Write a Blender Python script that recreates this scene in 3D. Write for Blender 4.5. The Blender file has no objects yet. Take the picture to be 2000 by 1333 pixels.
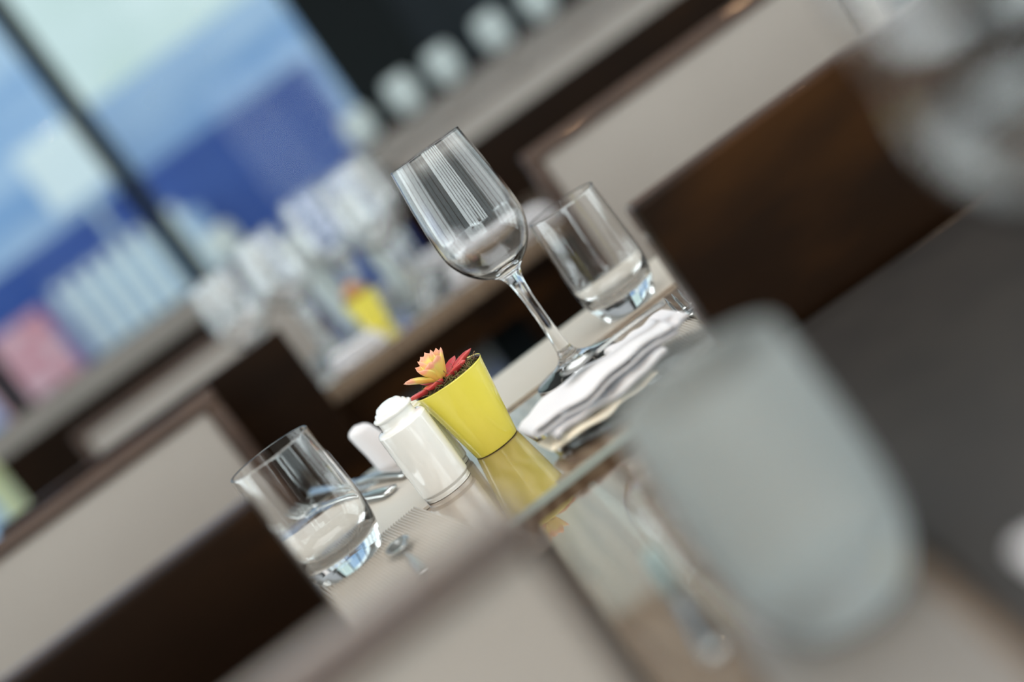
import bpy, bmesh, math, random
from mathutils import Vector, Matrix
random.seed(7)
PI = math.pi
sc = bpy.context.scene
C = sc.collection

# ------------------------------------------------------------------ camera
ROLL = math.radians(35.4)
FPX = 2500.0                        # focal length in pixels of a 2000 px wide frame
PITCH = math.atan(430.0 / FPX)
cam_d = bpy.data.cameras.new('camera')
cam_d.sensor_width = 36.0
cam_d.lens = FPX / 2000.0 * 36.0
cam_d.clip_start = 0.02
cam_d.clip_end = 200
cam_d.dof.use_dof = True
cam_d.dof.focus_distance = 0.955
cam_d.dof.aperture_fstop = 1.65
cam = bpy.data.objects.new('camera', cam_d)
C.objects.link(cam)
r0 = Vector((1, 0, 0)); u0 = Vector((0, math.sin(PITCH), math.cos(PITCH))); fw = Vector((0, math.cos(PITCH), -math.sin(PITCH)))
X = r0 * math.cos(ROLL) - u0 * math.sin(ROLL)
Y = r0 * math.sin(ROLL) + u0 * math.cos(ROLL)
M = Matrix((X, Y, -fw)).transposed().to_4x4()
M.translation = (0, 0, 0.97)
cam.matrix_world = M
sc.camera = cam

# ------------------------------------------------------------------ world, exposure, daylight
w = bpy.data.worlds.new('sky'); sc.world = w; w.use_nodes = True
nt = w.node_tree; nt.nodes.clear()
wo = nt.nodes.new('ShaderNodeOutputWorld'); bg = nt.nodes.new('ShaderNodeBackground')
bg.inputs[0].default_value = (0.80, 0.92, 0.97, 1); bg.inputs[1].default_value = 1.4
nt.links.new(bg.outputs[0], wo.inputs[0])
sc.view_settings.view_transform = 'Standard'
sc.view_settings.look = 'None'
sc.view_settings.gamma = 1
sc.view_settings.exposure = -0.07
sc.view_settings.use_curve_mapping = False

def area(name, loc, target, sx, sy, power, col):
    l = bpy.data.lights.new(name, 'AREA'); l.shape = 'RECTANGLE'; l.size = sx; l.size_y = sy
    l.energy = power; l.color = col
    o = bpy.data.objects.new(name, l); C.objects.link(o)
    o.location = loc
    o.rotation_euler = (Vector(target) - Vector(loc)).to_track_quat('-Z', 'Y').to_euler()
    return o
# daylight at the rear and left windows; right and overhead lights are added fill
area('daylight_rear', (0.9, -3.95, 1.75), (0.9, 0, 1.55), 4.6, 2.3, 175, (0.93, 0.98, 1.0))
area('daylight_left', (-4.4, 0.8, 1.7), (0, 0.8, 1.4), 5.0, 2.3, 125, (0.95, 0.98, 1.0))
area('fill_right', (4.75, .4, 1.7), (0, .6, 1.4), 4.6, 2.2, 85, (0.97, 0.98, 1.0))  # added fill from an unseen side, brightens the glassware outlines
area('fill_overhead', (0.3, 0.9, 3.08), (0.3, 0.9, 0), 2.6, 2.2, 42, (1.0, 0.99, 0.97))  # added overhead fill for the tabletops, no such source known

# ------------------------------------------------------------------ materials
def mat(name, color=(.5, .5, .5), rough=.5, metal=0, coat=0, trans=0, ior=1.45, emit=None, es=1, spec=.5, sss=0, sheen=0):
    m = bpy.data.materials.new(name); m.use_nodes = True
    b = m.node_tree.nodes['Principled BSDF']
    b.inputs['Base Color'].default_value = (*color, 1)
    b.inputs['Roughness'].default_value = rough
    b.inputs['Metallic'].default_value = metal
    b.inputs['Coat Weight'].default_value = coat
    b.inputs['Coat Roughness'].default_value = 0.03
    b.inputs['Transmission Weight'].default_value = trans
    b.inputs['IOR'].default_value = ior
    b.inputs['Specular IOR Level'].default_value = spec
    b.inputs['Subsurface Weight'].default_value = sss
    b.inputs['Sheen Weight'].default_value = sheen
    if emit:
        b.inputs['Emission Color'].default_value = (*emit, 1); b.inputs['Emission Strength'].default_value = es
    return m
def nodes(m): return m.node_tree.nodes, m.node_tree.links, m.node_tree.nodes['Principled BSDF']
def noisy(name, c1, c2, scale=(1, 1, 1), nscale=8, detail=4, bump=0, bscale=None, **k):
    m = mat(name, c1, **k); n, l, b = nodes(m)
    tc = n.new('ShaderNodeTexCoord'); mp = n.new('ShaderNodeMapping'); mp.inputs['Scale'].default_value = scale
    nz = n.new('ShaderNodeTexNoise'); nz.inputs['Scale'].default_value = nscale; nz.inputs['Detail'].default_value = detail
    cr = n.new('ShaderNodeValToRGB'); cr.color_ramp.elements[0].position = .35; cr.color_ramp.elements[1].position = .68
    cr.color_ramp.elements[0].color = (*c1, 1); cr.color_ramp.elements[1].color = (*c2, 1)
    l.new(tc.outputs['Object'], mp.inputs[0]); l.new(mp.outputs[0], nz.inputs[0]); l.new(nz.outputs[0], cr.inputs[0]); l.new(cr.outputs[0], b.inputs['Base Color'])
    if bump:
        bp = n.new('ShaderNodeBump'); bp.inputs['Strength'].default_value = bump; bp.inputs['Distance'].default_value = .002
        n2 = n.new('ShaderNodeTexNoise'); n2.inputs['Scale'].default_value = bscale or nscale * 4
        l.new(tc.outputs['Object'], n2.inputs[0]); l.new(n2.outputs[0], bp.inputs['Height']); l.new(bp.outputs[0], b.inputs['Normal'])
    return m
def wood(name, c1, c2, c3, rings=9, stretch=(1.4, 7, 7), rough=.25, coat=.6, dist=6, dscale=.8, dirn='Y', nsc=2.2):
    m = mat(name, c1, rough=rough, coat=coat); n, l, b = nodes(m)
    tc = n.new('ShaderNodeTexCoord'); mp = n.new('ShaderNodeMapping'); mp.inputs['Scale'].default_value = stretch
    wv = n.new('ShaderNodeTexWave'); wv.wave_type = 'BANDS'; wv.bands_direction = dirn
    wv.inputs['Scale'].default_value = rings; wv.inputs['Distortion'].default_value = dist; wv.inputs['Detail'].default_value = 2; wv.inputs['Detail Scale'].default_value = dscale
    nz = n.new('ShaderNodeTexNoise'); nz.inputs['Scale'].default_value = nsc; nz.inputs['Detail'].default_value = 5
    cr = n.new('ShaderNodeValToRGB'); e = cr.color_ramp.elements
    e[0].position = .0; e[0].color = (*c1, 1); e[1].position = 1; e[1].color = (*c3, 1)
    q = cr.color_ramp.elements.new(.5); q.color = (*c2, 1)
    mx = n.new('ShaderNodeMath'); mx.operation = 'MULTIPLY_ADD'; mx.inputs[1].default_value = .45
    mu = n.new('ShaderNodeMath'); mu.operation = 'MULTIPLY'; mu.inputs[1].default_value = .62
    l.new(tc.outputs['Object'], mp.inputs[0]); l.new(mp.outputs[0], wv.inputs[0]); l.new(mp.outputs[0], nz.inputs[0])
    l.new(wv.outputs[1], mx.inputs[0]); l.new(nz.outputs[0], mu.inputs[0]); l.new(mu.outputs[0], mx.inputs[2])
    l.new(mx.outputs[0], cr.inputs[0]); l.new(cr.outputs[0], b.inputs['Base Color'])
    return m
M_glass = mat('clear_glass', (1, 1, 1), rough=0.0, trans=1, ior=1.5)
M_glassedge = mat('pale_green_glass_edge', (.40, .46, .43), rough=.2, coat=.5)
M_table = wood('walnut_table', (.085, .050, .030), (.175, .122, .083), (.27, .205, .145), rings=24, stretch=(1, .45, 1), rough=.22, coat=1.0, dist=11, dscale=.75, dirn='X', nsc=5)
M_dark = wood('dark_walnut', (.004, .0014, .0004), (.011, .0042, .0009), (.058, .022, .004), rings=1.1, stretch=(3.0, 3, 9), rough=.45, coat=.0, dist=5)
M_dark.node_tree.nodes['Principled BSDF'].inputs['Specular IOR Level'].default_value = .08
M_frame = wood('brown_frame_wood', (.022, .010, .006), (.05, .025, .015), (.08, .042, .026), rings=2, stretch=(6, 6, 6), rough=.35, coat=.3)
M_beige = noisy('beige_leather', (.285, .258, .235), (.31, .283, .258), nscale=3, bump=.12, bscale=260, rough=.5, spec=.35)
M_mat = noisy('beige_placemat', (.50, .465, .41), (.545, .505, .45), nscale=6, bump=.1, bscale=500, rough=.35)
M_rib = noisy('ribbed_placemat', (.42, .385, .34), (.50, .465, .415), nscale=14, rough=.38, coat=.15)
M_linen = noisy('white_linen', (.66, .655, .69), (.70, .695, .72), nscale=20, bump=.25, bscale=900, rough=.85, sheen=.2)
M_cream = noisy('cream_linen', (.82, .76, .62), (.86, .80, .68), nscale=20, bump=.2, bscale=900, rough=.85)
M_metal = mat('polished_steel', (.58, .575, .56), rough=.12, metal=1)
M_porc = mat('white_porcelain', (.84, .85, .83), rough=.10, coat=.6)
M_yellow = noisy('yellow_glaze', (.86, .76, .10), (.88, .79, .12), nscale=4, rough=.16, coat=.6)
M_rim = mat('dark_plastic_liner', (.055, .035, .035), rough=.35)
M_black = mat('black_metal', (.004, .007, .008), rough=.55, spec=.15)
M_slate = noisy('slate_wall', (.007, .011, .014), (.026, .035, .045), scale=(1, 1, .2), nscale=3, rough=.6, spec=.2)
M_floor = noisy('grey_stone_floor', (.20, .19, .18), (.27, .255, .24), nscale=2, rough=.22, coat=.2)
M_ceil = mat('white_ceiling', (.62, .60, .57), rough=.8)
M_wall = noisy('warm_plaster', (.42, .37, .32), (.47, .42, .37), nscale=3, rough=.8)
M_cool = noisy('pale_grey_plaster', (.62, .62, .66), (.66, .66, .70), nscale=3, rough=.8)
M_lamp = mat('warm_lamp', (1, .7, .45), emit=(1, .62, .34), es=210)
M_chrome = mat('lamp_ring', (.6, .6, .6), rough=.2, metal=1)
def pane_mat():
    m = bpy.data.materials.new('window_glass'); m.use_nodes = True; n = m.node_tree.nodes; l = m.node_tree.links; n.clear()
    o = n.new('ShaderNodeOutputMaterial'); t = n.new('ShaderNodeBsdfTransparent'); g = n.new('ShaderNodeBsdfGlossy'); g.inputs['Roughness'].default_value = 0
    f = n.new('ShaderNodeFresnel'); f.inputs[0].default_value = 1.2; x = n.new('ShaderNodeMixShader')
    t.inputs[0].default_value = (.96, .985, .98, 1)
    l.new(f.outputs[0], x.inputs[0]); l.new(t.outputs[0], x.inputs[1]); l.new(g.outputs[0], x.inputs[2]); l.new(x.outputs[0], o.inputs[0])
    return m
M_pane = pane_mat()

M_table.node_tree.nodes['Principled BSDF'].inputs['Coat IOR'].default_value = 1.7
# ------------------------------------------------------------------ helpers
def link(name, bm, m, parent=None, smooth=True, loc=None, rotz=None):
    me = bpy.data.meshes.new(name)
    bmesh.ops.recalc_face_normals(bm, faces=bm.faces)
    bm.to_mesh(me); bm.free()
    if smooth:
        for p in me.polygons: p.use_smooth = True
    me.materials.append(m)
    o = bpy.data.objects.new(name, me); C.objects.link(o)
    if parent: o.parent = parent
    if loc: o.location = loc
    if rotz is not None: o.rotation_euler = (0, 0, rotz)
    return o
def thing(name, label, cat, loc=(0, 0, 0), rz=0, group=None):
    o = bpy.data.objects.new(name, None); C.objects.link(o); o.empty_display_size = .02
    o.location = loc; o.rotation_euler = (0, 0, rz); o['label'] = label; o['category'] = cat
    if group: o['group'] = group
    return o
def tag(o, label, cat, group=None, kind=None):
    o['label'] = label; o['category'] = cat
    if group: o['group'] = group
    if kind: o['kind'] = kind
    return o
def struct(name, bm, m, parent=None, smooth=False):
    o = link(name, bm, m, parent, smooth); o['kind'] = 'structure'; return o
def dup(root, loc, rz, label, group=None, scale=None):
    r = root.copy(); C.objects.link(r); r.location = loc; r.rotation_euler = (0, 0, rz); r['label'] = label
    if group: r['group'] = group
    if scale: r.scale = scale
    for ch in list(root.children):
        c = ch.copy(); C.objects.link(c); c.parent = r
        for g in list(ch.children):
            d = g.copy(); C.objects.link(d); d.parent = c
    return r
def box(bm, x0, x1, y0, y1, z0, z1, bev=0, seg=2):
    b2 = bmesh.new()
    bmesh.ops.create_cube(b2, size=1)
    for v in b2.verts:
        v.co = Vector((x0 + (v.co.x + .5) * (x1 - x0), y0 + (v.co.y + .5) * (y1 - y0), z0 + (v.co.z + .5) * (z1 - z0)))
    if bev: bmesh.ops.bevel(b2, geom=b2.edges[:], offset=bev, segments=seg, affect='EDGES', profile=.5)
    me = bpy.data.meshes.new('t'); b2.to_mesh(me); b2.free(); bm.from_mesh(me); bpy.data.meshes.remove(me)
def bx(*a, **k):
    bm = bmesh.new(); box(bm, *a, **k); return bm
def catmull(pts, n):
    out = []
    P = [pts[0]] + list(pts) + [pts[-1]]
    for i in range(1, len(P) - 2):
        p0, p1, p2, p3 = [Vector(q) for q in P[i - 1:i + 3]]
        for j in range(n):
            t = j / n
            out.append(.5 * ((2 * p1) + (p2 - p0) * t + (2 * p0 - 5 * p1 + 4 * p2 - p3) * t * t + (3 * p1 - p0 - 3 * p2 + p3) * t ** 3))
    out.append(Vector(P[-2])); return out
def lathe(prof, seg=64, flip=False):
    """open surface of revolution of [(r, z)]; direction of profile sets the outside"""
    bm = bmesh.new(); rings = []
    for r, z in prof:
        if r < 1e-6: rings.append([bm.verts.new((0, 0, z))])
        else: rings.append([bm.verts.new((r * math.cos(2 * PI * i / seg), r * math.sin(2 * PI * i / seg), z)) for i in range(seg)])
    for a, b in zip(rings, rings[1:]):
        for i in range(seg):
            j = (i + 1) % seg
            if len(a) == 1 and len(b) == 1: continue
            if len(a) == 1: f = (a[0], b[j], b[i])
            elif len(b) == 1: f = (a[i], a[j], b[0])
            else: f = (a[i], a[j], b[j], b[i])
            bm.faces.new(f)
    return bm
def lathe_obj(name, prof, m, parent, seg=64):
    bm = lathe(prof, seg)
    me = bpy.data.meshes.new(name); bm.to_mesh(me); bm.free()
    for p in me.polygons: p.use_smooth = True
    me.materials.append(m); o = bpy.data.objects.new(name, me); C.objects.link(o)
    if parent: o.parent = parent
    return o
def sm(pts, n=5):
    return [(max(0, v[0]), v[1]) for v in catmull([(r / 1000, z / 1000, 0) for r, z in pts], n)]
def tube(bm, pts, rad, seg=8, flat=1.0):
    pts = [Vector(p) for p in pts]; rings = []
    for i, p in enumerate(pts):
        t = (pts[min(i + 1, len(pts) - 1)] - pts[max(i - 1, 0)]).normalized()
        s = t.cross(Vector((0, 0, 1)));  s = s.normalized() if s.length > 1e-4 else Vector((1, 0, 0))
        u = s.cross(t).normalized(); r = rad[i] if isinstance(rad, (list, tuple)) else rad
        rings.append([bm.verts.new(p + s * math.cos(2 * PI * k / seg) * r + u * math.sin(2 * PI * k / seg) * r * flat) for k in range(seg)])
    for a, b in zip(rings, rings[1:]):
        for k in range(seg): bm.faces.new((a[k], a[(k + 1) % seg], b[(k + 1) % seg], b[k]))
    bm.faces.new(rings[0][::-1]); bm.faces.new(rings[-1])

YAW = math.radians(8)

# ------------------------------------------------------------------ room shell
XL, XR, YB, YF, ZC = -4.3, 4.6, -3.8, 6.0, 3.1
struct('floor', bx(XL - .2, XR + .2, YB - .2, YF + .2, -.1, 0), M_floor)
# ceiling with an unseen opening added for the overhead fill light
bm = bmesh.new()
box(bm, XL - .2, XR + .2, YB - .2, -.2, ZC, ZC + .15); box(bm, XL - .2, XR + .2, 2.0, YF + .2, ZC, ZC + .15)
box(bm, XL - .2, -1.0, -.2, 2.0, ZC, ZC + .15); box(bm, 1.6, XR + .2, -.2, 2.0, ZC, ZC + .15)
struct('ceiling', bm, M_ceil)
# far wall: floor-to-ceiling glazing on the left, dark slate wall on the right
MX = [-4.3, -3.05, -2.02, -1.0, .02]
wf = struct('wall_far', bx(.02 + .34, XR, YF, YF + .15, 1.95, ZC), M_cool)
struct('slate_cladding', bx(.02 + .34, XR, YF, YF + .15, 0, 1.95), M_slate, wf)
struct('trim_1', bx(.04, .42, YF - .12, YF + .02, 0, ZC), M_black)
for i, x in enumerate(MX[1:4]):
    struct('trim_%d' % (i + 2), bx(x - .045, x + .045, YF - .05, YF + .05, 0, ZC), M_black)
for i in range(4):
    x0, x1 = MX[i] + .045, MX[i + 1] - .045
    if i == 3: x1 = .04
    bm = bmesh.new(); box(bm, x0, x1, YF - .03, YF + .03, 0, .12); box(bm, x0, x1, YF - .03, YF + .03, ZC - .1, ZC)
    wn = struct('window_%d' % (i + 1), bm, M_black)
    struct('window_pane', bx(x0, x1, YF - .004, YF + .004, .12, ZC - .1), M_pane, wn)
# slate wall vertical battens
for i, x in enumerate([.95, 1.55, 2.2, 2.9]):
    struct('trim_%d' % (i + 5), bx(x - .05, x + .05, YF - .05, YF, 0, 1.95), M_black)
# left and rear walls: low wall, lintel, posts between tall panes
def glazed(name, horizontal, pos, a, b, xs, k):
    bm = bmesh.new()
    def bb(p, q, z0, z1, t=.06):
        box(bm, p, q, pos - t, pos + t, z0, z1) if horizontal else box(bm, pos - t, pos + t, p, q, z0, z1)
    bb(a, b, 0, .55); bb(a, b, 2.85, ZC)
    for x in xs: bb(x - .05, x + .05, .55, 2.85)
    wl = struct(name, bm, M_wall if not horizontal else M_frame)
    for j, (p, q) in enumerate(zip(xs, xs[1:])):
        bm = bmesh.new()
        if horizontal: box(bm, p + .05, q - .05, pos - .004, pos + .004, .55, 2.85)
        else: box(bm, pos - .004, pos + .004, p + .05, q - .05, .55, 2.85)
        struct('window_%d' % (k + j), bm, M_pane)
glazed('wall_left', False, XL, YB, YF, [YB, -2.2, -.8, .6, 2.0, 3.4, 4.8, YF], 5)
glazed('wall_right', False, XR, YB, YF, [YB, -2.5, -1.3, -.1, 1.1, 2.3, 3.5, 4.7, YF], 22)  # unseen glazing, added along with the right fill light
glazed('wall_rear', True, YB, XL, XR, [XL, -2.6, -1.4, -.5, .1, .7, 1.3, 1.9, 2.5, 3.2, XR], 12)

# ------------------------------------------------------------------ outside
def outside(name, bm, m, label, cat): return tag(link(name, bm, m, smooth=False), label, cat)
M_pave = noisy('pale_paving', (.40, .46, .52), (.50, .56, .60), nscale=1, rough=.8)
struct('ground', bx(-40, 30, 6.3, 60, -.3, -.05), M_pave)
M_blue = noisy('deep_blue_paint', (.008, .05, .26), (.03, .085, .33), scale=(.3, 1, 1), nscale=2, rough=.5)
M_lblue = noisy('light_blue_paint', (.26, .42, .68), (.58, .70, .84), scale=(.25, 1, 1.6), nscale=1.3, rough=.5)
M_pgreen = noisy('pale_green_render', (.66, .74, .66), (.80, .84, .80), nscale=.6, rough=.8)
M_white = mat('white_paint', (.80, .84, .84), rough=.5)
M_pink = noisy('pink_red_fabric', (.62, .16, .20), (.80, .60, .66), nscale=5, rough=.8)
M_paleyel = noisy('pale_yellow_paint', (.62, .56, .22), (.66, .64, .42), nscale=2, rough=.7)
M_greybld = noisy('grey_blue_render', (.50, .58, .64), (.62, .70, .74), nscale=.8, rough=.8)

# ------------------------------------------------------------------ benches
def make_bench(label, w, H=.865, group=None, f=.021, fs=None):
    """bench 0..w along x; upholstered front of the back faces -y; seat reaches to -y"""
    t = thing('bench', label, 'bench', group=group)
    T = .024; fs = fs or f
    bm = bmesh.new()
    box(bm, 0, w, 0, T - .006, .30, H, .002, 1)
    link('back_panel', bm, M_dark if fs == f else M_beige, t, smooth=False)
    bm = bmesh.new()
    box(bm, 0, w, -.016, .001, H - f, H + .001, .004); box(bm, 0, fs, -.016, .001, .42, H - f, min(.004, fs * .3))
    box(bm, w - fs, w, -.016, .001, .42, H - f, min(.004, fs * .3))
    link('back_frame', bm, M_frame, t, smooth=False)
    link('back_pad', bx(fs + .001, w - fs - .001, -.012, -.0005, .50, H - f - .001, .005, 3), M_beige, t)
    link('seat_pad', bx(.02, w - .02, -.40, -.02, .40, .455, .018, 3), M_beige, t)
    link('seat_frame', bx(.0, w, -.41, -.001, .34, .40, .004), M_dark, t, smooth=False)
    for x in (.0, w - .045):
        for y in (-.41, -.045):
            link('leg', bx(x, x + .045, y, y + .045, 0, .34, .003), M_dark, t, smooth=False)
    return t
def place(t, x, y, rz): t.location = (x, y, 0); t.rotation_euler = (0, 0, rz); return t
# facing the camera: origin is the left end of the front face
def front_bench(label, xl, xr, yr, yaw=YAW, H=.865, f=.021, fs=None):
    wd = (xr - xl) / math.cos(yaw)
    return place(make_bench(label, wd, H, None, f, fs), xl, yr - (xr - xl) * math.tan(yaw), yaw)
# back towards the camera: rotated half a turn, origin at its right end
def back_bench(label, xl, xr, y_left, yaw=YAW, H=.865):
    wd = (xr - xl) / math.cos(yaw); yr = y_left + (xr - xl) * math.tan(yaw)
    T = .018
    return place(make_bench(label, wd, H), xr - T * math.sin(yaw), yr + T * math.cos(yaw), yaw + PI)
back_bench('dark wooden bench back filling the right of the picture, behind the dim tumbler', .103, 1.05, .733, math.radians(4))
back_bench('dark wooden bench back at lower left, in front of the beige panel', -.62, -.161, .592, math.radians(9))
front_bench('very blurred beige bench back along the bottom of the picture', -.62, -.027, .372, math.radians(5), f=.009, fs=.0025)
front_bench('beige padded bench left of the water tumbler, with brown frame', -1.0, -.352, 1.655)
front_bench('beige padded bench behind the second tumbler, with brown frame', .160, .70, 1.86, math.radians(3))
back_bench('dark bench back behind the left beige padded bench', -.74, -.262, 1.79, math.radians(6))
front_bench('far beige bench behind the dark bench back, left of the second yellow pot', -.97, -.33, 3.08, math.radians(4), .87)

# ------------------------------------------------------------------ tables
def make_table(label, w, d, top=.75, legs=.07, edge=True):
    t = thing('table', label, 'table')
    link('tabletop', bx(-w / 2, w / 2, -d / 2, d / 2, top - .03, top, .0015, 1), M_table, t, smooth=False)
    bm = bmesh.new()
    e = .0012
    for a in ((-w / 2 - e, w / 2 + e, -d / 2 - e, -d / 2), (-w / 2 - e, w / 2 + e, d / 2, d / 2 + e), (-w / 2 - e, -w / 2, -d / 2, d / 2), (w / 2, w / 2 + e, -d / 2, d / 2)):
        box(bm, *a, top - .005, top + .0004)
    if edge: link('glass_edge', bm, M_glassedge, t, smooth=False)
    else: bm.free()
    link('apron', bx(-w / 2 + .04, w / 2 - .04, -d / 2 + .04, d / 2 - .04, top - .09, top - .03), M_dark, t, smooth=False)
    bm = bmesh.new(); box(bm, -.035, .035, -.035, .035, .02, top - .03, .004); link('pedestal', bm, M_black, t, smooth=False)
    k = min(w, d) * .19; link('base_plate', bx(-k, k, -k, k, 0, .02, .003), M_black, t, smooth=False)
    return t
def place_table(t, x, y, rz=YAW): t.location = (x, y, 0); t.rotation_euler = (0, 0, rz); return t
cY, sY = math.cos(YAW), math.sin(YAW)
t1 = place_table(make_table('glossy walnut table carrying the wine glass and yellow pot in focus', 1.16, .405), -.078 + .0, .9575)
t0 = place_table(make_table('blurred near table under the pale foreground tumbler', .56, .50, edge=False), .248, .485, math.radians(4))
link('inlay_strip', bx(-.2425, -.241, -.25, .25, .7495, .7503), M_glassedge, t0, smooth=False)
t2 = place_table(make_table('second table carrying the blurred yellow pot', 1.0, .62, edge=False), .0, 2.235, math.radians(5))

def W1(x, y, z=.75): return (x, y, z)

# ------------------------------------------------------------------ glassware
def make_wine(name, label, s=1.0, group=None):
    t = thing(name, label, 'glass', group=group)
    foot = sm([(0, 4.2), (8, 3.6), (24, 1.3), (35.0, .2), (36.6, 1.2), (36.0, 2.4), (28, 4.4), (17, 7.5), (9.5, 12), (6.6, 18)])
    stem = sm([(6.6, 18), (5.4, 30), (4.7, 50), (4.9, 70), (6.2, 84), (9.5, 93)])
    bo = sm([(9.5, 93), (14, 96.5), (22, 102), (30.5, 112), (36, 125), (37.4, 137), (36.9, 155), (35.2, 178), (32.8, 200), (31.9, 208.6), (31.5, 209.2), (31.0, 208.8),
             (31.9, 200), (34.2, 178), (35.9, 155), (36.4, 137), (35, 125.6), (29.4, 113.2), (21, 104.2), (12, 100), (5, 98.6), (0, 98.3)])
    lathe_obj('foot', foot, M_glass, t); lathe_obj('stem', stem, M_glass, t); lathe_obj('bowl', bo, M_glass, t, 80)
    t.scale = (s, s, s); return t
def make_tumbler(name, label, group=None, M_glass=M_glass):
    t = thing(name, label, 'glass', group=group)
    base = sm([(0, 1.2), (12, 1.0), (19, .2), (22.5, .8), (26.5, 6), (30, 13)])
    wall = sm([(30, 13), (32.8, 22), (34.4, 34), (34.7, 46), (34.3, 62), (33.3, 80), (32.2, 97), (31.9, 99.4), (31.3, 99.9), (30.8, 99.4), (31.0, 97), (32.1, 80), (33.0, 62), (33.2, 46), (32.4, 35), (30.2, 27), (25.5, 21.0), (17, 17.6), (7, 16.4), (0, 16.2)])
    lathe_obj('base', base, M_glass, t); lathe_obj('wall', wall, M_glass, t, 80)
    return t
ZT = .7503
wine = make_wine('wine_glass', 'tall empty wine glass in sharp focus beside the folded napkin'); wine.location = (.0300, 1.0, ZT)
tum = make_tumbler('tumbler', 'empty tumbler in focus at the lower left, on the ribbed mat'); tum.location = (-.1835, .8835, ZT); tum.scale = (1, 1, 1.03)
dup(tum, (.0990, 1.062, ZT), .5, 'empty tumbler standing right behind the wine glass', scale=(1, 1, 1.08))
M_pale = mat('haze_tinted_glass', (.70, .74, .74), rough=.30, trans=.78, ior=1.3)  # pale tint and roughness imitate the haze of blurred light in clear glass
tn = make_tumbler('tumbler', 'pale very blurred tumbler in the right foreground', M_glass=M_pale); tn.location = (.0440, .420, .7526); tn.scale = (1.02, 1.02, 1.0)
wn2 = dup(wine, (.154, .325, .7577), .2, 'very blurred wine glass at the upper right, cut off by the picture edge')
# second table's glasses
G2 = 'blurred glasses on the second table'
spots = [(-.075, 2.03, 1.18), (-.245, 2.10, 1.18), (-.335, 2.04, 1.1), (-.06, 2.14, 1.22), (-.155, 2.24, 1.25), (-.255, 2.21, 1.15), (-.35, 2.24, 1.12), (-.05, 2.25, 1.2), (-.28, 2.32, 1.15), (-.17, 2.34, 1.2)]
for i, (x, y, s) in enumerate(spots):
    dup(wine, (x, y, ZT), .3 * i, 'one of the blurred wine glasses clustered on the second table', G2, (s, s, s))
# glasses far off in front of the slate wall, on the bar
bar = thing('bar_counter', 'distant beige and brown bar counter below the slate wall', 'counter')
bar.location = (.35, 4.6, 0); bar.rotation_euler = (0, 0, math.radians(3))
link('counter_top', bx(-.45, 2.6, -.02, .45, 1.02, 1.05, .004), M_frame, bar, smooth=False)
link('counter_front', bx(-.43, 2.58, .0, .03, .1, .94), M_dark, bar, smooth=False)
link('beige_band', bx(-.44, 2.59, -.012, .03, .94, 1.02), M_beige, bar, smooth=False)
G3 = 'distant glasses on the bar counter'
M_glint = mat('painted_glint_glass', (.80, .88, .88), rough=.5, trans=.35)  # pale frosting stands in for highlights blurred into discs
def make_globe(label):
    t = thing('pale_globe', label, 'glass', group=G3)
    lathe_obj('glass_bowl', sm([(0, 0), (30, 0), (44, 10), (58, 40), (62, 70), (58, 105), (48, 130), (46, 130), (55, 105), (58, 70), (54, 42), (40, 14), (0, 10)], 3), M_glint, t, 40)
    return t
globe = make_globe('one of the pale round glasses lined up on the bar before the slate wall'); globe.location = (.00, 4.70, 1.0505)
for i, (x, y) in enumerate([(.20, 4.72), (.38, 4.75), (.60, 4.78), (.62, 4.93), (.80, 4.8), (1.02, 4.82)]):
    dup(globe, (x, y, 1.0505), 0, 'one of the pale round glasses lined up on the bar before the slate wall', G3, (1, 1, 1.1))
for i, (x, y) in enumerate([(-.105, 2.43), (-.225, 2.43)]):  # extra pale shapes put in to whiten the glass cluster
    dup(globe, (x, y, ZT), 0, 'one of the tall pale glasses added to whiten the blurred wine glasses on the second table', 'added tall pale glasses on the second table', (.46, .46, 1.6))
dup(globe, (-.63, 4.633, .994), 0, 'pale round glass alone on the low partition under the windows')
# low upholstered ledges farther back
def ledge(label, x0, x1, y, z0, z1, m=None):
    t = thing('low_partition', label, 'partition'); t.location = (0, y, 0)
    link('panel', bx(x0, x1, 0, .06, 0, z0), M_dark, t, smooth=False)
    link('beige_band', bx(x0 - .003, x1 + .003, -.006, .066, z0, z1), M_beige, t, smooth=False)
    link('cap_rail', bx(x0 - .01, x1 + .01, -.012, .072, z1, z1 + .018), M_frame, t, smooth=False)
    return t
ledge('low partition with beige band behind the wine glass bowl, right of centre', .02, 1.5, 3.35, .885, .945)
ledge('low partition with beige band under the windows, left of the clustered glasses', -1.75, -.52, 4.6, .90, .975)

# ------------------------------------------------------------------ placemats
M_slab = noisy('dark_slab_finish', (.016, .014, .013), (.022, .019, .017), nscale=30, rough=.5)
def flat_mat(label, pts, z=.7503, th=.0022):
    bm = bmesh.new()
    lo = [bm.verts.new((x, y, z)) for x, y in pts]; hi = [bm.verts.new((x, y, z + th)) for x, y in pts]
    n = len(pts); bm.faces.new(hi); bm.faces.new(lo[::-1])
    for i in range(n): bm.faces.new((lo[i], lo[(i + 1) % n], hi[(i + 1) % n], hi[i]))
    return tag(link('placemat', bm, M_mat, smooth=False), label, 'placemat')
flat_mat('smooth beige placemat behind the wine glass, along the table far edge', [(-.075, 1.01), (.068, 1.030), (.20, 1.049), (.18, 1.185), (-.095, 1.146)])
flat_mat('smooth beige placemat left of the white shaker, behind the ribbed mat', [(-.36, .865), (-.118, .902), (-.142, 1.08), (-.385, 1.045)])
nm = flat_mat('small grey beige placemat on the near table under the pale tumbler', [(.006, .454), (.066, .468), (.064, .30), (-.004, .29)])
M_greymat = noisy('grey_placemat', (.19, .18, .17), (.22, .21, .20), nscale=8, rough=.5); nm.data.materials[0] = M_greymat
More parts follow.
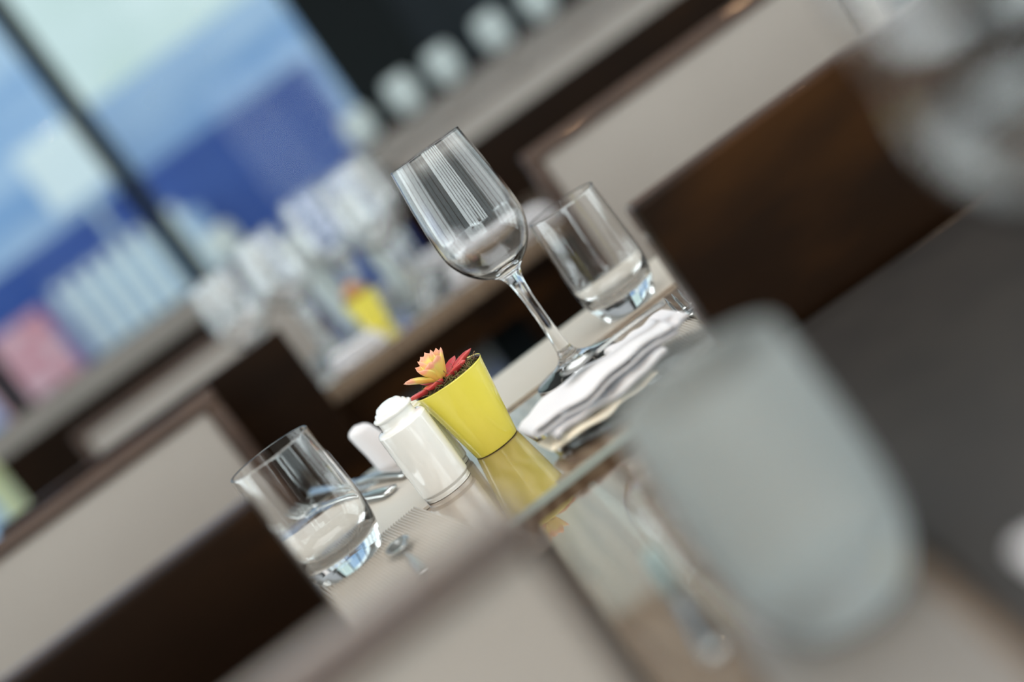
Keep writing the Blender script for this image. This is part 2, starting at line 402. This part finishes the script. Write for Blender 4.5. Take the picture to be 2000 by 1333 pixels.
fo = thing('dark_slab', 'dark folder added at the right of the near table', 'slab', (.070, .300, .7504), math.radians(-3))  # made-up flat slab filling a dark area of unknown cause
link('slab_top', bx(0, .26, 0, .415, .0052, .0072, .0008), M_slab, fo); link('slab_bottom', bx(0, .26, 0, .415, 0, .002, .0008), M_slab, fo); link('slab_core', bx(.003, .256, .004, .411, .002, .0052), M_slab, fo)
def ribbed(label, cx, cy, w, d, rz, n):
    bm = bmesh.new(); rows = []
    N = n * 6
    for j in range(3):
        y = -d / 2 + d * j / 2
        rows.append([bm.verts.new((-w / 2 + w * i / N, y, .0012 + .0014 * abs(math.sin(PI * i / 6)))) for i in range(N + 1)])
    lo = [[bm.verts.new((-w / 2 + w * i / N, y, 0)) for i in range(N + 1)] for y in (-d / 2, d / 2)]
    for a, b in zip(rows, rows[1:]):
        for i in range(N): bm.faces.new((a[i], a[i + 1], b[i + 1], b[i]))
    for i in range(N):
        bm.faces.new((lo[0][i], lo[0][i + 1], rows[0][i + 1], rows[0][i])); bm.faces.new((lo[1][i + 1], lo[1][i], rows[2][i], rows[2][i + 1]))
    o = link('ribbed_placemat', bm, M_rib, smooth=False); o.location = (cx, cy, .7526); o.rotation_euler = (0, 0, rz)
    return tag(o, label, 'placemat')
ribbed('ribbed silvery placemat under the lower left tumbler', -.216, .800, .235, .165, math.radians(17), 98)
ribbed('ribbed placemat under the right end of the folded napkin', .165, .865, .20, .15, math.radians(3), 83).location.z = .7503

# ------------------------------------------------------------------ shakers
def make_shaker(label):
    t = thing('shaker', label, 'shaker')
    body = sm([(0, 0), (17.5, 0), (18.8, .5), (19.0, 2.2), (18.7, 3.2)], 3) + sm([(18.9, 3.5), (20.0, 5), (20.3, 8), (20.3, 30), (20.3, 56), (20.0, 59.5), (18.6, 61.4), (15.4, 62.2)], 4)
    cap = sm([(15.2, 62.0), (14.5, 63), (14.3, 66), (14.5, 68.2), (15.9, 69.2), (16.3, 70.6), (15.7, 71.8), (14.0, 72.2), (13.6, 73.2), (12.8, 74.6), (11.2, 75.2), (10.6, 76.4), (9.0, 78), (7.4, 78.4), (4, 79.4), (0, 79.7)], 4)
    lathe_obj('body', body, M_porc, t); lathe_obj('cap', cap, M_porc, t)
    return t
shk = make_shaker('white porcelain shaker in front, beside the yellow pot'); shk.location = (-.1005, .9185, ZT)
dup(shk, (-.0945, .9610, ZT), .4, 'small white porcelain shaker mostly hidden behind the front shaker', scale=(.8, .8, .8))

# ------------------------------------------------------------------ yellow pots
def leaf_mat():
    m = mat('succulent_leaf_yellow', rough=.38, sss=.12, coat=.15); n, l, b = nodes(m)
    uvn = n.new('ShaderNodeUVMap'); sp = n.new('ShaderNodeSeparateXYZ'); cr = n.new('ShaderNodeValToRGB'); e = cr.color_ramp.elements
    nz = n.new('ShaderNodeTexNoise'); nz.inputs['Scale'].default_value = 120; tc = n.new('ShaderNodeTexCoord')
    ad = n.new('ShaderNodeMath'); ad.operation = 'MULTIPLY_ADD'; ad.inputs[1].default_value = .35
    l.new(tc.outputs['Object'], nz.inputs[0]); l.new(uvn.outputs[0], sp.inputs[0]); l.new(nz.outputs[0], ad.inputs[0]); l.new(sp.outputs[1], ad.inputs[2])
    l.new(ad.outputs[0], cr.inputs[0]); l.new(cr.outputs[0], b.inputs['Base Color'])
    e[0].position = .12; e[0].color = (.72, .22, .07, 1); e[1].position = 1.1 if False else 1.0; e[1].color = (.80, .34, .22, 1)
    q = e.new(.38); q.color = (.74, .64, .12, 1); q = e.new(.85); q.color = (.80, .62, .16, 1)
    return m
M_leafy = leaf_mat()
M_leafr = noisy('succulent_leaf_red', (.50, .035, .045), (.66, .10, .085), nscale=90, rough=.36, sss=.1, coat=.2)
M_moss = noisy('dry_moss', (.05, .045, .012), (.20, .20, .05), nscale=300, rough=.9)
M_root = noisy('dry_roots', (.10, .05, .025), (.30, .20, .10), nscale=300, rough=.9)
M_soil = noisy('soil', (.02, .015, .008), (.06, .05, .02), nscale=200, bump=.8, rough=.95)
def leaf(name, parent, m, base, az, el, L, Wd, th=.0045, curl=.5):
    """pointed plump leaf growing from base in direction azimuth / elevation (degrees)"""
    bm = bmesh.new(); uvl = bm.loops.layers.uv.new('UVMap')
    a = math.radians(az); e = math.radians(el)
    d = Vector((math.cos(a) * math.cos(e), math.sin(a) * math.cos(e), math.sin(e))); s = Vector((-math.sin(a), math.cos(a), 0)); u = d.cross(s) * -1
    if u.z < 0: u = -u
    N, K = 14, 12; rings = []
    for i in range(N + 1):
        t = i / N
        wv = Wd * (math.sin(PI * min(1, t * .93 + .06)) ** .75) * (1 - .35 * (1 - t)) * (1 if t < .8 else 1 - ((t - .8) / .2) ** 1.6 * .98)
        h = th * (1 - .6 * t) * (1 if t < .88 else 1 - ((t - .88) / .12) ** 2 * .9)
        c = Vector(base) + d * (L * t) + u * (curl * L * t * t * .35)
        rings.append(([bm.verts.new(c + s * (wv / 2 * math.cos(2 * PI * k / K)) + u * (h / 2 * math.sin(2 * PI * k / K) + .22 * wv * math.cos(2 * PI * k / K) ** 2)) for k in range(K)], t))
    for (r1, t1_), (r2, t2_) in zip(rings, rings[1:]):
        for k in range(K):
            f = bm.faces.new((r1[k], r1[(k + 1) % K], r2[(k + 1) % K], r2[k]))
            for lp, tv in zip(f.loops, (t1_, t1_, t2_, t2_)): lp[uvl].uv = (k / K, tv)
    bm.faces.new(rings[0][0][::-1]); bm.faces.new(rings[-1][0])
    return link(name, bm, m, parent)
def make_pot(label):
    t = thing('potted_succulent', label, 'plant pot')
    out = sm([(0, .4), (16.5, .2), (18.4, .4), (18.9, 1.4), (20.0, 8), (24.4, 34), (29.0, 60.6), (29.3, 61.6)], 4)
    pot = lathe_obj('pot', out, M_yellow, t, 96)
    lathe_obj('pot_rim', sm([(29.3, 61.6), (29.1, 62.2), (28.3, 62.2), (27.7, 61.4), (27.3, 57), (26.8, 54)], 3), M_rim, t, 96)
    lathe_obj('soil', [(.0268, .0555), (.018, .0585), (.009, .060), (0, .0605)], M_soil, t, 48)
    bm = bmesh.new(); rnd = random.Random(3)
    for i in range(420):
        a = rnd.uniform(0, 2 * PI); r = .0240 * math.sqrt(rnd.random()); z = .0585 + rnd.uniform(0, .0045)
        p = Vector((r * math.cos(a), r * math.sin(a), z)); pts = [p]
        dd = Vector((rnd.uniform(-1, 1), rnd.uniform(-1, 1), rnd.uniform(-.1, .9))).normalized()
        for q in range(3):
            dd = (dd + Vector((rnd.uniform(-.7, .7), rnd.uniform(-.7, .7), rnd.uniform(-.5, .3)))).normalized(); p = p + dd * .0019; pts.append(p)
        tube(bm, pts, [.00042, .00045, .0004, .0002], 4)
    o = link('moss', bm, M_moss, t); o['kind'] = 'stuff'; o['label'] = 'tangled green brown moss around the succulent'
    bm = bmesh.new()
    for i in range(170):
        a = rnd.uniform(0, 2 * PI); r = .0245 * math.sqrt(rnd.random()); p = Vector((r * math.cos(a), r * math.sin(a), .0595 + rnd.uniform(0, .005))); pts = [p]
        dd = Vector((rnd.uniform(-1, 1), rnd.uniform(-1, 1), rnd.uniform(-.2, .6))).normalized()
        for q in range(4):
            dd = (dd + Vector((rnd.uniform(-.6, .6), rnd.uniform(-.6, .6), rnd.uniform(-.4, .3)))).normalized(); p = p + dd * .0018; pts.append(p)
        tube(bm, pts, .00026, 4)
    o = link('root_strands', bm, M_root, t); o['kind'] = 'stuff'
    c = (-.004, -.002, .0635)
    # red outer leaves
    for k, (az, el, L, Wd) in enumerate([(8, 9, .0285, .0150), (-26, 7, .0225, .0145), (202, 4, .030, .0105), (240, 7, .0215, .0175), (50, 12, .024, .013), (140, 15, .022, .011)]):
        b0 = Vector(c) + Vector((math.cos(math.radians(az)), math.sin(math.radians(az)), 0)) * .003 + Vector((0, 0, -.001))
        o = leaf('leaf', t, M_leafr, b0, az, el, L, Wd, .0052, .3); o['label'] = 'plump red outer leaf'
    # yellow and pink inner leaves
    for k, (az, el, L, Wd) in enumerate([(188, 28, .0255, .0145), (168, 22, .027, .012), (140, 45, .021, .015), (110, 56, .023, .016), (50, 56, .022, .0155), (10, 58, .021, .0150), (215, 50, .0185, .015), (265, 62, .0175, .0165), (310, 60, .019, .016), (200, 72, .021, .014), (30, 78, .0215, .013), (90, 74, .022, .014)]):
        b0 = Vector(c) + Vector((math.cos(math.radians(az)), math.sin(math.radians(az)), 0)) * .0025 + Vector((0, 0, .002))
        o = leaf('leaf', t, M_leafy, b0, az, el, L, Wd, .0042, .15); o['label'] = 'yellow inner leaf with pink edge'
    return t
pot = make_pot('yellow pot with red and yellow succulent in sharp focus'); pot.location = (-.0545, .9440, ZT); pot.scale = (1, 1, 1.01)
dup(pot, (-.165, 2.12, ZT), 1.0, 'blurred yellow succulent pot on the second table', scale=(1.05, 1.05, 1.08))

# ------------------------------------------------------------------ napkins and cutlery
def cloth_layer(bm, x0, x1, y0, y1, z0, th, seed, sag=.002, skew=0.0):
    """one soft folded layer of linen with rounded edges and gentle waves"""
    rnd = random.Random(seed); nx, ns = 60, 28
    ph = [rnd.uniform(0, 6.28) for _ in range(6)]
    rings = []
    for i in range(nx + 1):
        t = i / nx; x = x0 + (x1 - x0) * t
        e = min(1, min(t, 1 - t) / .03 + .02) ** .5
        ring = []
        yw0 = y0 + .0018 * math.sin(9 * t + ph[0]) + .001 * math.sin(23 * t + ph[1]); yw1 = y1 + .0015 * math.sin(7 * t + ph[2])
        zc = z0 + th / 2 + sag * math.sin(5 * t + ph[3]) * .5 + .0006 * math.sin(17 * t + ph[4])
        for k in range(ns):
            a = 2 * PI * k / ns; cx = math.copysign(abs(math.cos(a)) ** .35, math.cos(a)); cz = math.copysign(abs(math.sin(a)) ** .8, math.sin(a))
            y = (yw0 + yw1) / 2 + (yw1 - yw0) / 2 * cx * (.97 + .03 * e)
            z = zc + th / 2 * cz * e + .0006 * math.sin(60 * y + ph[5])
            ring.append(bm.verts.new((x + skew * (y - y0), y, z)))
        rings.append(ring)
    for a, b in zip(rings, rings[1:]):
        for k in range(ns): bm.faces.new((a[k], a[(k + 1) % ns], b[(k + 1) % ns], b[k]))
    bm.faces.new(rings[0][::-1]); bm.faces.new(rings[-1])
def roll_layer(bm, x0, x1, y0, y1, z0, z1, seed):
    """cloth folded over at its left end: a U-shaped sheet, open on the right, 2.4 mm cloth"""
    rnd = random.Random(seed); ph = [rnd.uniform(0, 6.28) for _ in range(5)]
    th = .0018; R = (z1 - z0) / 2; path = []
    for i in range(40): path.append((x1 + (x0 + R - x1) * i / 39, z1 - th / 2))
    for i in range(1, 14):
        a = PI / 2 + PI * i / 14; path.append((x0 + R + (R) * math.cos(a) * 1.0, (z0 + z1) / 2 + (R - th / 2) * math.sin(a)))
    for i in range(40): path.append((x0 + R + (x1 - x0 - R) * i / 39, z0 + th / 2))
    pts = [Vector((p[0], 0, p[1])) for p in path]; N = len(pts); ny = 16; G = {}
    for i, p in enumerate(pts):
        tdir = (pts[min(i + 1, N - 1)] - pts[max(0, i - 1)]).normalized(); nrm = Vector((tdir.z, 0, -tdir.x))
        for j in range(ny + 1):
            s = j / ny; y = y0 + (y1 - y0) * s
            tx = (p.x - x0) / (x1 - x0)
            q = p.copy(); q.y = y + .0025 * math.sin(7 * tx + ph[0]) * (1 - 2 * s) + .0012 * math.sin(19 * tx + ph[1])
            q.z += .0013 * math.sin(8 * tx + 3 * s + ph[2]) + .0006 * math.sin(21 * tx + ph[3]) - .0022 * (2 * s - 1) ** 4 * (1 if p.z > (z0 + z1) / 2 else -1)
            for side in (0, 1): G[i, j, side] = bm.verts.new(q + nrm * (th / 2 if side == 0 else -th / 2))
    for i in range(N - 1):
        for j in range(ny):
            bm.faces.new((G[i, j, 0], G[i + 1, j, 0], G[i + 1, j + 1, 0], G[i, j + 1, 0])); bm.faces.new((G[i, j, 1], G[i, j + 1, 1], G[i + 1, j + 1, 1], G[i + 1, j, 1]))
        for j in (0, ny): bm.faces.new((G[i, j, 0], G[i, j, 1], G[i + 1, j, 1], G[i + 1, j, 0]))
    for i in (0, N - 1):
        for j in range(ny): bm.faces.new((G[i, j, 0], G[i, j + 1, 0], G[i, j + 1, 1], G[i, j, 1]))
# glass side plate beneath
pl = thing('glass_plate', 'clear glass plate beneath the folded white napkin', 'plate'); pl.location = (.050, .822, .7503)
bm = lathe(sm([(0, .5), (30, .3), (42, .3), (60, 2.2), (72, 4.6), (74, 5.2), (73.6, 6.2), (71, 6.2), (59, 4.0), (42, 2.4), (0, 2.4)], 3), 96)
me = bpy.data.meshes.new('dish'); bm.to_mesh(me); bm.free(); [setattr(p, 'use_smooth', True) for p in me.polygons]; me.materials.append(M_glass)
po = bpy.data.objects.new('dish', me); C.objects.link(po); po.parent = pl; pl.scale = (.95, .70, 1)
npk = thing('folded_napkin', 'folded white napkin in several layers in front of the wine glass', 'napkin'); npk.location = (-.024, .794, .7568); npk.scale = (1, 1.15, 1.12); npk.rotation_euler = (0, 0, math.radians(9))
bm = bmesh.new(); cloth_layer(bm, .004, .090, -.003, .036, .0, .0038, 1); o = link('fold', bm, M_cream, npk); o['label'] = 'cream lowest fold'
bm = bmesh.new(); roll_layer(bm, .012, .104, -.002, .040, .0040, .0106, 2); link('fold', bm, M_linen, npk)
bm = bmesh.new(); roll_layer(bm, .001, .118, .000, .044, .0112, .0212, 3); link('fold', bm, M_linen, npk)
bm = bmesh.new(); cloth_layer(bm, .022, .120, .007, .041, .0140, .0036, 5); link('fold', bm, M_linen, npk)
bm = bmesh.new(); cloth_layer(bm, .082, .134, .010, .056, .0120, .0060, 6, .002); link('fold', bm, M_linen, npk)

def cutlery_handle(bm, L, w0, w1, th):
    N = 20; rings = []
    for i in range(N + 1):
        t = i / N; wv = w0 + (w1 - w0) * t ** 1.4; z = .003 + .002 * math.sin(PI * t)
        if i in (0, N): wv *= .6
        rings.append([bm.verts.new((L * t, wv / 2 * math.cos(2 * PI * k / 10), z + th / 2 * math.sin(2 * PI * k / 10))) for k in range(10)])
    for a, b in zip(rings, rings[1:]):
        for k in range(10): bm.faces.new((a[k], a[(k + 1) % 10], b[(k + 1) % 10], b[k]))
    bm.faces.new(rings[0][::-1]); bm.faces.new(rings[-1])
def make_knife(label, loc, rz):
    t = thing('knife', label, 'knife', loc, rz)
    bm = bmesh.new(); cutlery_handle(bm, .105, .010, .019, .007); link('handle', bm, M_metal, t)
    bm = bmesh.new(); N = 18; R = []
    for i in range(N + 1):
        s = i / N; x = -.105 * s; w_ = .0085 * (1 if s < .75 else math.sqrt(max(0.01, 1 - ((s - .75) / .25) ** 2)))
        R.append([bm.verts.new((x, -w_, .0028)), bm.verts.new((x, -w_ + .001, .0036)), bm.verts.new((x, .005, .0042)), bm.verts.new((x, .005, .0014)), bm.verts.new((x, -w_ + .001, .0020))])
    for a, b in zip(R, R[1:]):
        for k in range(5): bm.faces.new((a[k], a[(k + 1) % 5], b[(k + 1) % 5], b[k]))
    bm.faces.new(R[0]); bm.faces.new(R[-1][::-1]); link('blade', bm, M_metal, t, smooth=False)
    return t
def make_fork(label, loc, rz):
    t = thing('fork', label, 'fork', loc, rz)
    bm = bmesh.new(); cutlery_handle(bm, .115, .008, .018, .004); link('handle', bm, M_metal, t)
    bm = bmesh.new()
    tube(bm, [(.002, 0, .003), (-.008, 0, .002), (-.018, 0, .0015), (-.026, 0, .002)], [.0035, .008, .011, .0112], 12, .14)
    link('fork_head', bm, M_metal, t)
    for k in range(4):
        bm = bmesh.new(); y = -.0090 + .006 * k
        tube(bm, [(-.024, y, .002), (-.036, y, .003), (-.050, y, .0065), (-.060, y, .0105)], [.0019, .0018, .0015, .0007], 6, .7); link('tine', bm, M_metal, t)
    return t
def make_spoon(label, loc, rz, s=1):
    t = thing('spoon', label, 'spoon', loc, rz)
    bm = bmesh.new(); cutlery_handle(bm, .105, .006, .014, .0032); link('handle', bm, M_metal, t)
    bm = bmesh.new(); N, K = 8, 28; prev = None; lay = []
    for side in (0, 1):
        for i in range(N + 1):
            r = i / N
            lay.append([bm.verts.new((-.024 + .025 * r * math.cos(2 * PI * k / K), .0155 * r * math.sin(2 * PI * k / K) * (1 - .12 * math.cos(2 * PI * k / K)), .0005 + .0065 * r * r + (.0009 if side else 0))) for k in range(K)] if i else [bm.verts.new((-.024, 0, .0005 + (.0009 if side else 0)))])
    for side in (0, 1):
        L_ = lay[side * (N + 1):(side + 1) * (N + 1)]
        for k in range(K): bm.faces.new((L_[0][0], L_[1][k], L_[1][(k + 1) % K]))
        for a, b in zip(L_[1:], L_[2:]):
            for k in range(K): bm.faces.new((a[k], a[(k + 1) % K], b[(k + 1) % K], b[k]))
    for k in range(K): bm.faces.new((lay[N][k], lay[N][(k + 1) % K], lay[2 * N + 1][(k + 1) % K], lay[2 * N + 1][k]))
    link('spoon_bowl', bm, M_metal, t); t.scale = (s, s, s)
    return t
make_spoon('small shiny spoon resting on the folded napkin below the wine glass', (.0400, .8330, .7855), math.radians(6), .55)
make_spoon('shiny spoon on the ribbed mat, right of the lower left tumbler', (-.1375, .812, .7560), math.radians(-78), .6)
k1 = make_knife('steel knife whose end shows between yellow pot and napkin', (-.0205, .8740, .7505), math.radians(-82)); k1.scale = (.6, .6, .6)
make_fork('fork with raised tines at the right end of the folded napkin', (.1195, .893, .7535), math.radians(-93))
make_knife('blurred knife lying on the near table, left of the foreground tumbler', (-.0050, .510, .7505), math.radians(-90)).scale = (.62, .55, .62)
make_fork('fork lying behind the lower left tumbler beside the white napkin', (-.217, 1.09, .7530), math.radians(-52))
make_knife('knife crossing behind the white shaker, under the rolled napkin', (-.1830, 1.108, .7530), math.radians(-58))
nb = thing('standing_napkin', 'white folded napkin behind the white shaker, left of the yellow pot', 'napkin', (-.142, 1.080, .7560), math.radians(-28))
bm = bmesh.new()
rings = []
for i in range(24):
    t = i / 23; zz = .046 * t; a0 = .0165 * (1 - .35 * t) ; b0 = .012 * (1 - .3 * t)
    sc_ = 1 if t < .85 else math.sqrt(max(.02, 1 - ((t - .85) / .15) ** 2))
    rings.append([bm.verts.new((-.012 * t + a0 * sc_ * math.cos(2 * PI * k / 24) * (1 + .06 * math.sin(3 * k + 4 * t)), b0 * sc_ * math.sin(2 * PI * k / 24), zz)) for k in range(24)])
for a, b in zip(rings, rings[1:]):
    for k in range(24): bm.faces.new((a[k], a[(k + 1) % 24], b[(k + 1) % 24], b[k]))
bm.faces.new(rings[0][::-1]); bm.faces.new(rings[-1])
link('napkin_cloth', bm, M_linen, nb)
# second table linen
for i, (x0, y0, ww, dd, rz, lab) in enumerate([(-.02, 1.975, .20, .10, 5, 'blurred white napkin right of the second yellow pot'), (-.25, 1.925, .10, .035, 5, 'blurred white napkin in front of the second yellow pot'), (-.20, 2.46, .24, .07, 0, 'blurred white napkin at the far side of the second table')]):
    n2 = thing('folded_napkin', lab, 'napkin', (x0, y0, .7505), math.radians(rz))
    for q in range(3):
        bm = bmesh.new(); cloth_layer(bm, .004 * q, ww - .006 * q, 0, dd - .004 * q, .009 * q, .0088, 20 + i * 5 + q); link('fold', bm, M_linen, n2)

# ------------------------------------------------------------------ things outside the windows
outside('hoarding', bx(-4.2, -.05, 12.0, 12.15, -.05, 2.15), M_blue, 'deep blue hoarding outside the windows', 'hoarding')
outside('awning_panel', bx(-7.5, .6, 14.0, 14.4, -.05, 3.2), M_lblue, 'light blue wall behind the deep blue hoarding', 'wall')
outside('light_blue_shed', bx(-8.0, -2.36, 13.2, 13.7, -.05, 5.2), M_lblue, 'tall light blue shed outside the left window', 'shed')
outside('pale_building', bx(-6, 3, 24, 30, -.05, 11), M_pgreen, 'pale greenish building seen through the window top', 'building')
b = thing('ribbed_trailer', 'white ribbed trailer outside at the far left window', 'trailer', (-2.95, 11.0, -.05))
link('trailer_body', bx(0, 1.35, 0, .9, 0, 1.65), M_lblue, b, smooth=False)
for i in range(8): link('rib', bx(.05 + .165 * i, .14 + .165 * i, -.05, 0, .35, 1.75), M_white, b, smooth=False)
outside('pink_banner', bx(-3.75, -2.98, 10.6, 10.7, -.05, 1.62), M_pink, 'pink and red banner beside the white ribbed trailer', 'banner')
outside('yellow_board', bx(-3.85, -3.35, 9.6, 9.7, -.05, 1.0), M_paleyel, 'pale yellow board low outside the leftmost window', 'board')
sg = thing('road_sign', 'white panel sign high outside the left window', 'sign', (-2.38, 11.9, -.05))
link('sign_panel', bx(-.30, .30, -.02, .02, 2.3, 2.95, .015), M_white, sg, smooth=False); link('post', bx(-.03, .03, .02, .07, 0, 2.9), M_greybld, sg, smooth=False)
# ------------------------------------------------------------------ napkin at the lower right corner
n3 = thing('folded_napkin', 'white napkin corner at the lower right corner of the picture', 'napkin', (.088, .315, .7577), 0)
bm = bmesh.new(); cloth_layer(bm, 0, .05, 0, .05, 0, .006, 40); link('fold', bm, M_linen, n3)

# ------------------------------------------------------------------ ceiling downlights
def make_down():
    t = thing('downlight', 'small round warm downlight in the ceiling', 'lamp', group='warm downlights in the ceiling')
    lathe_obj('ring', sm([(50, 0), (50, -6), (40, -8), (36, -4), (36, 0)], 3), M_chrome, t, 24)
    lathe_obj('bulb', [(0, -.004), (.036, -.004)], M_lamp, t, 24)
    return t
dl = make_down(); k = 0
for ix in range(7):
    for iy in range(4):
        x = -2.6 + ix * .85 + .2 * (iy % 2); y = -3.0 + iy * .8
        if k == 0: dl.location = (x, y, ZC - .001)
        else: dup(dl, (x, y, ZC - .001), 0, 'small round warm downlight in the ceiling', 'warm downlights in the ceiling')
        k += 1
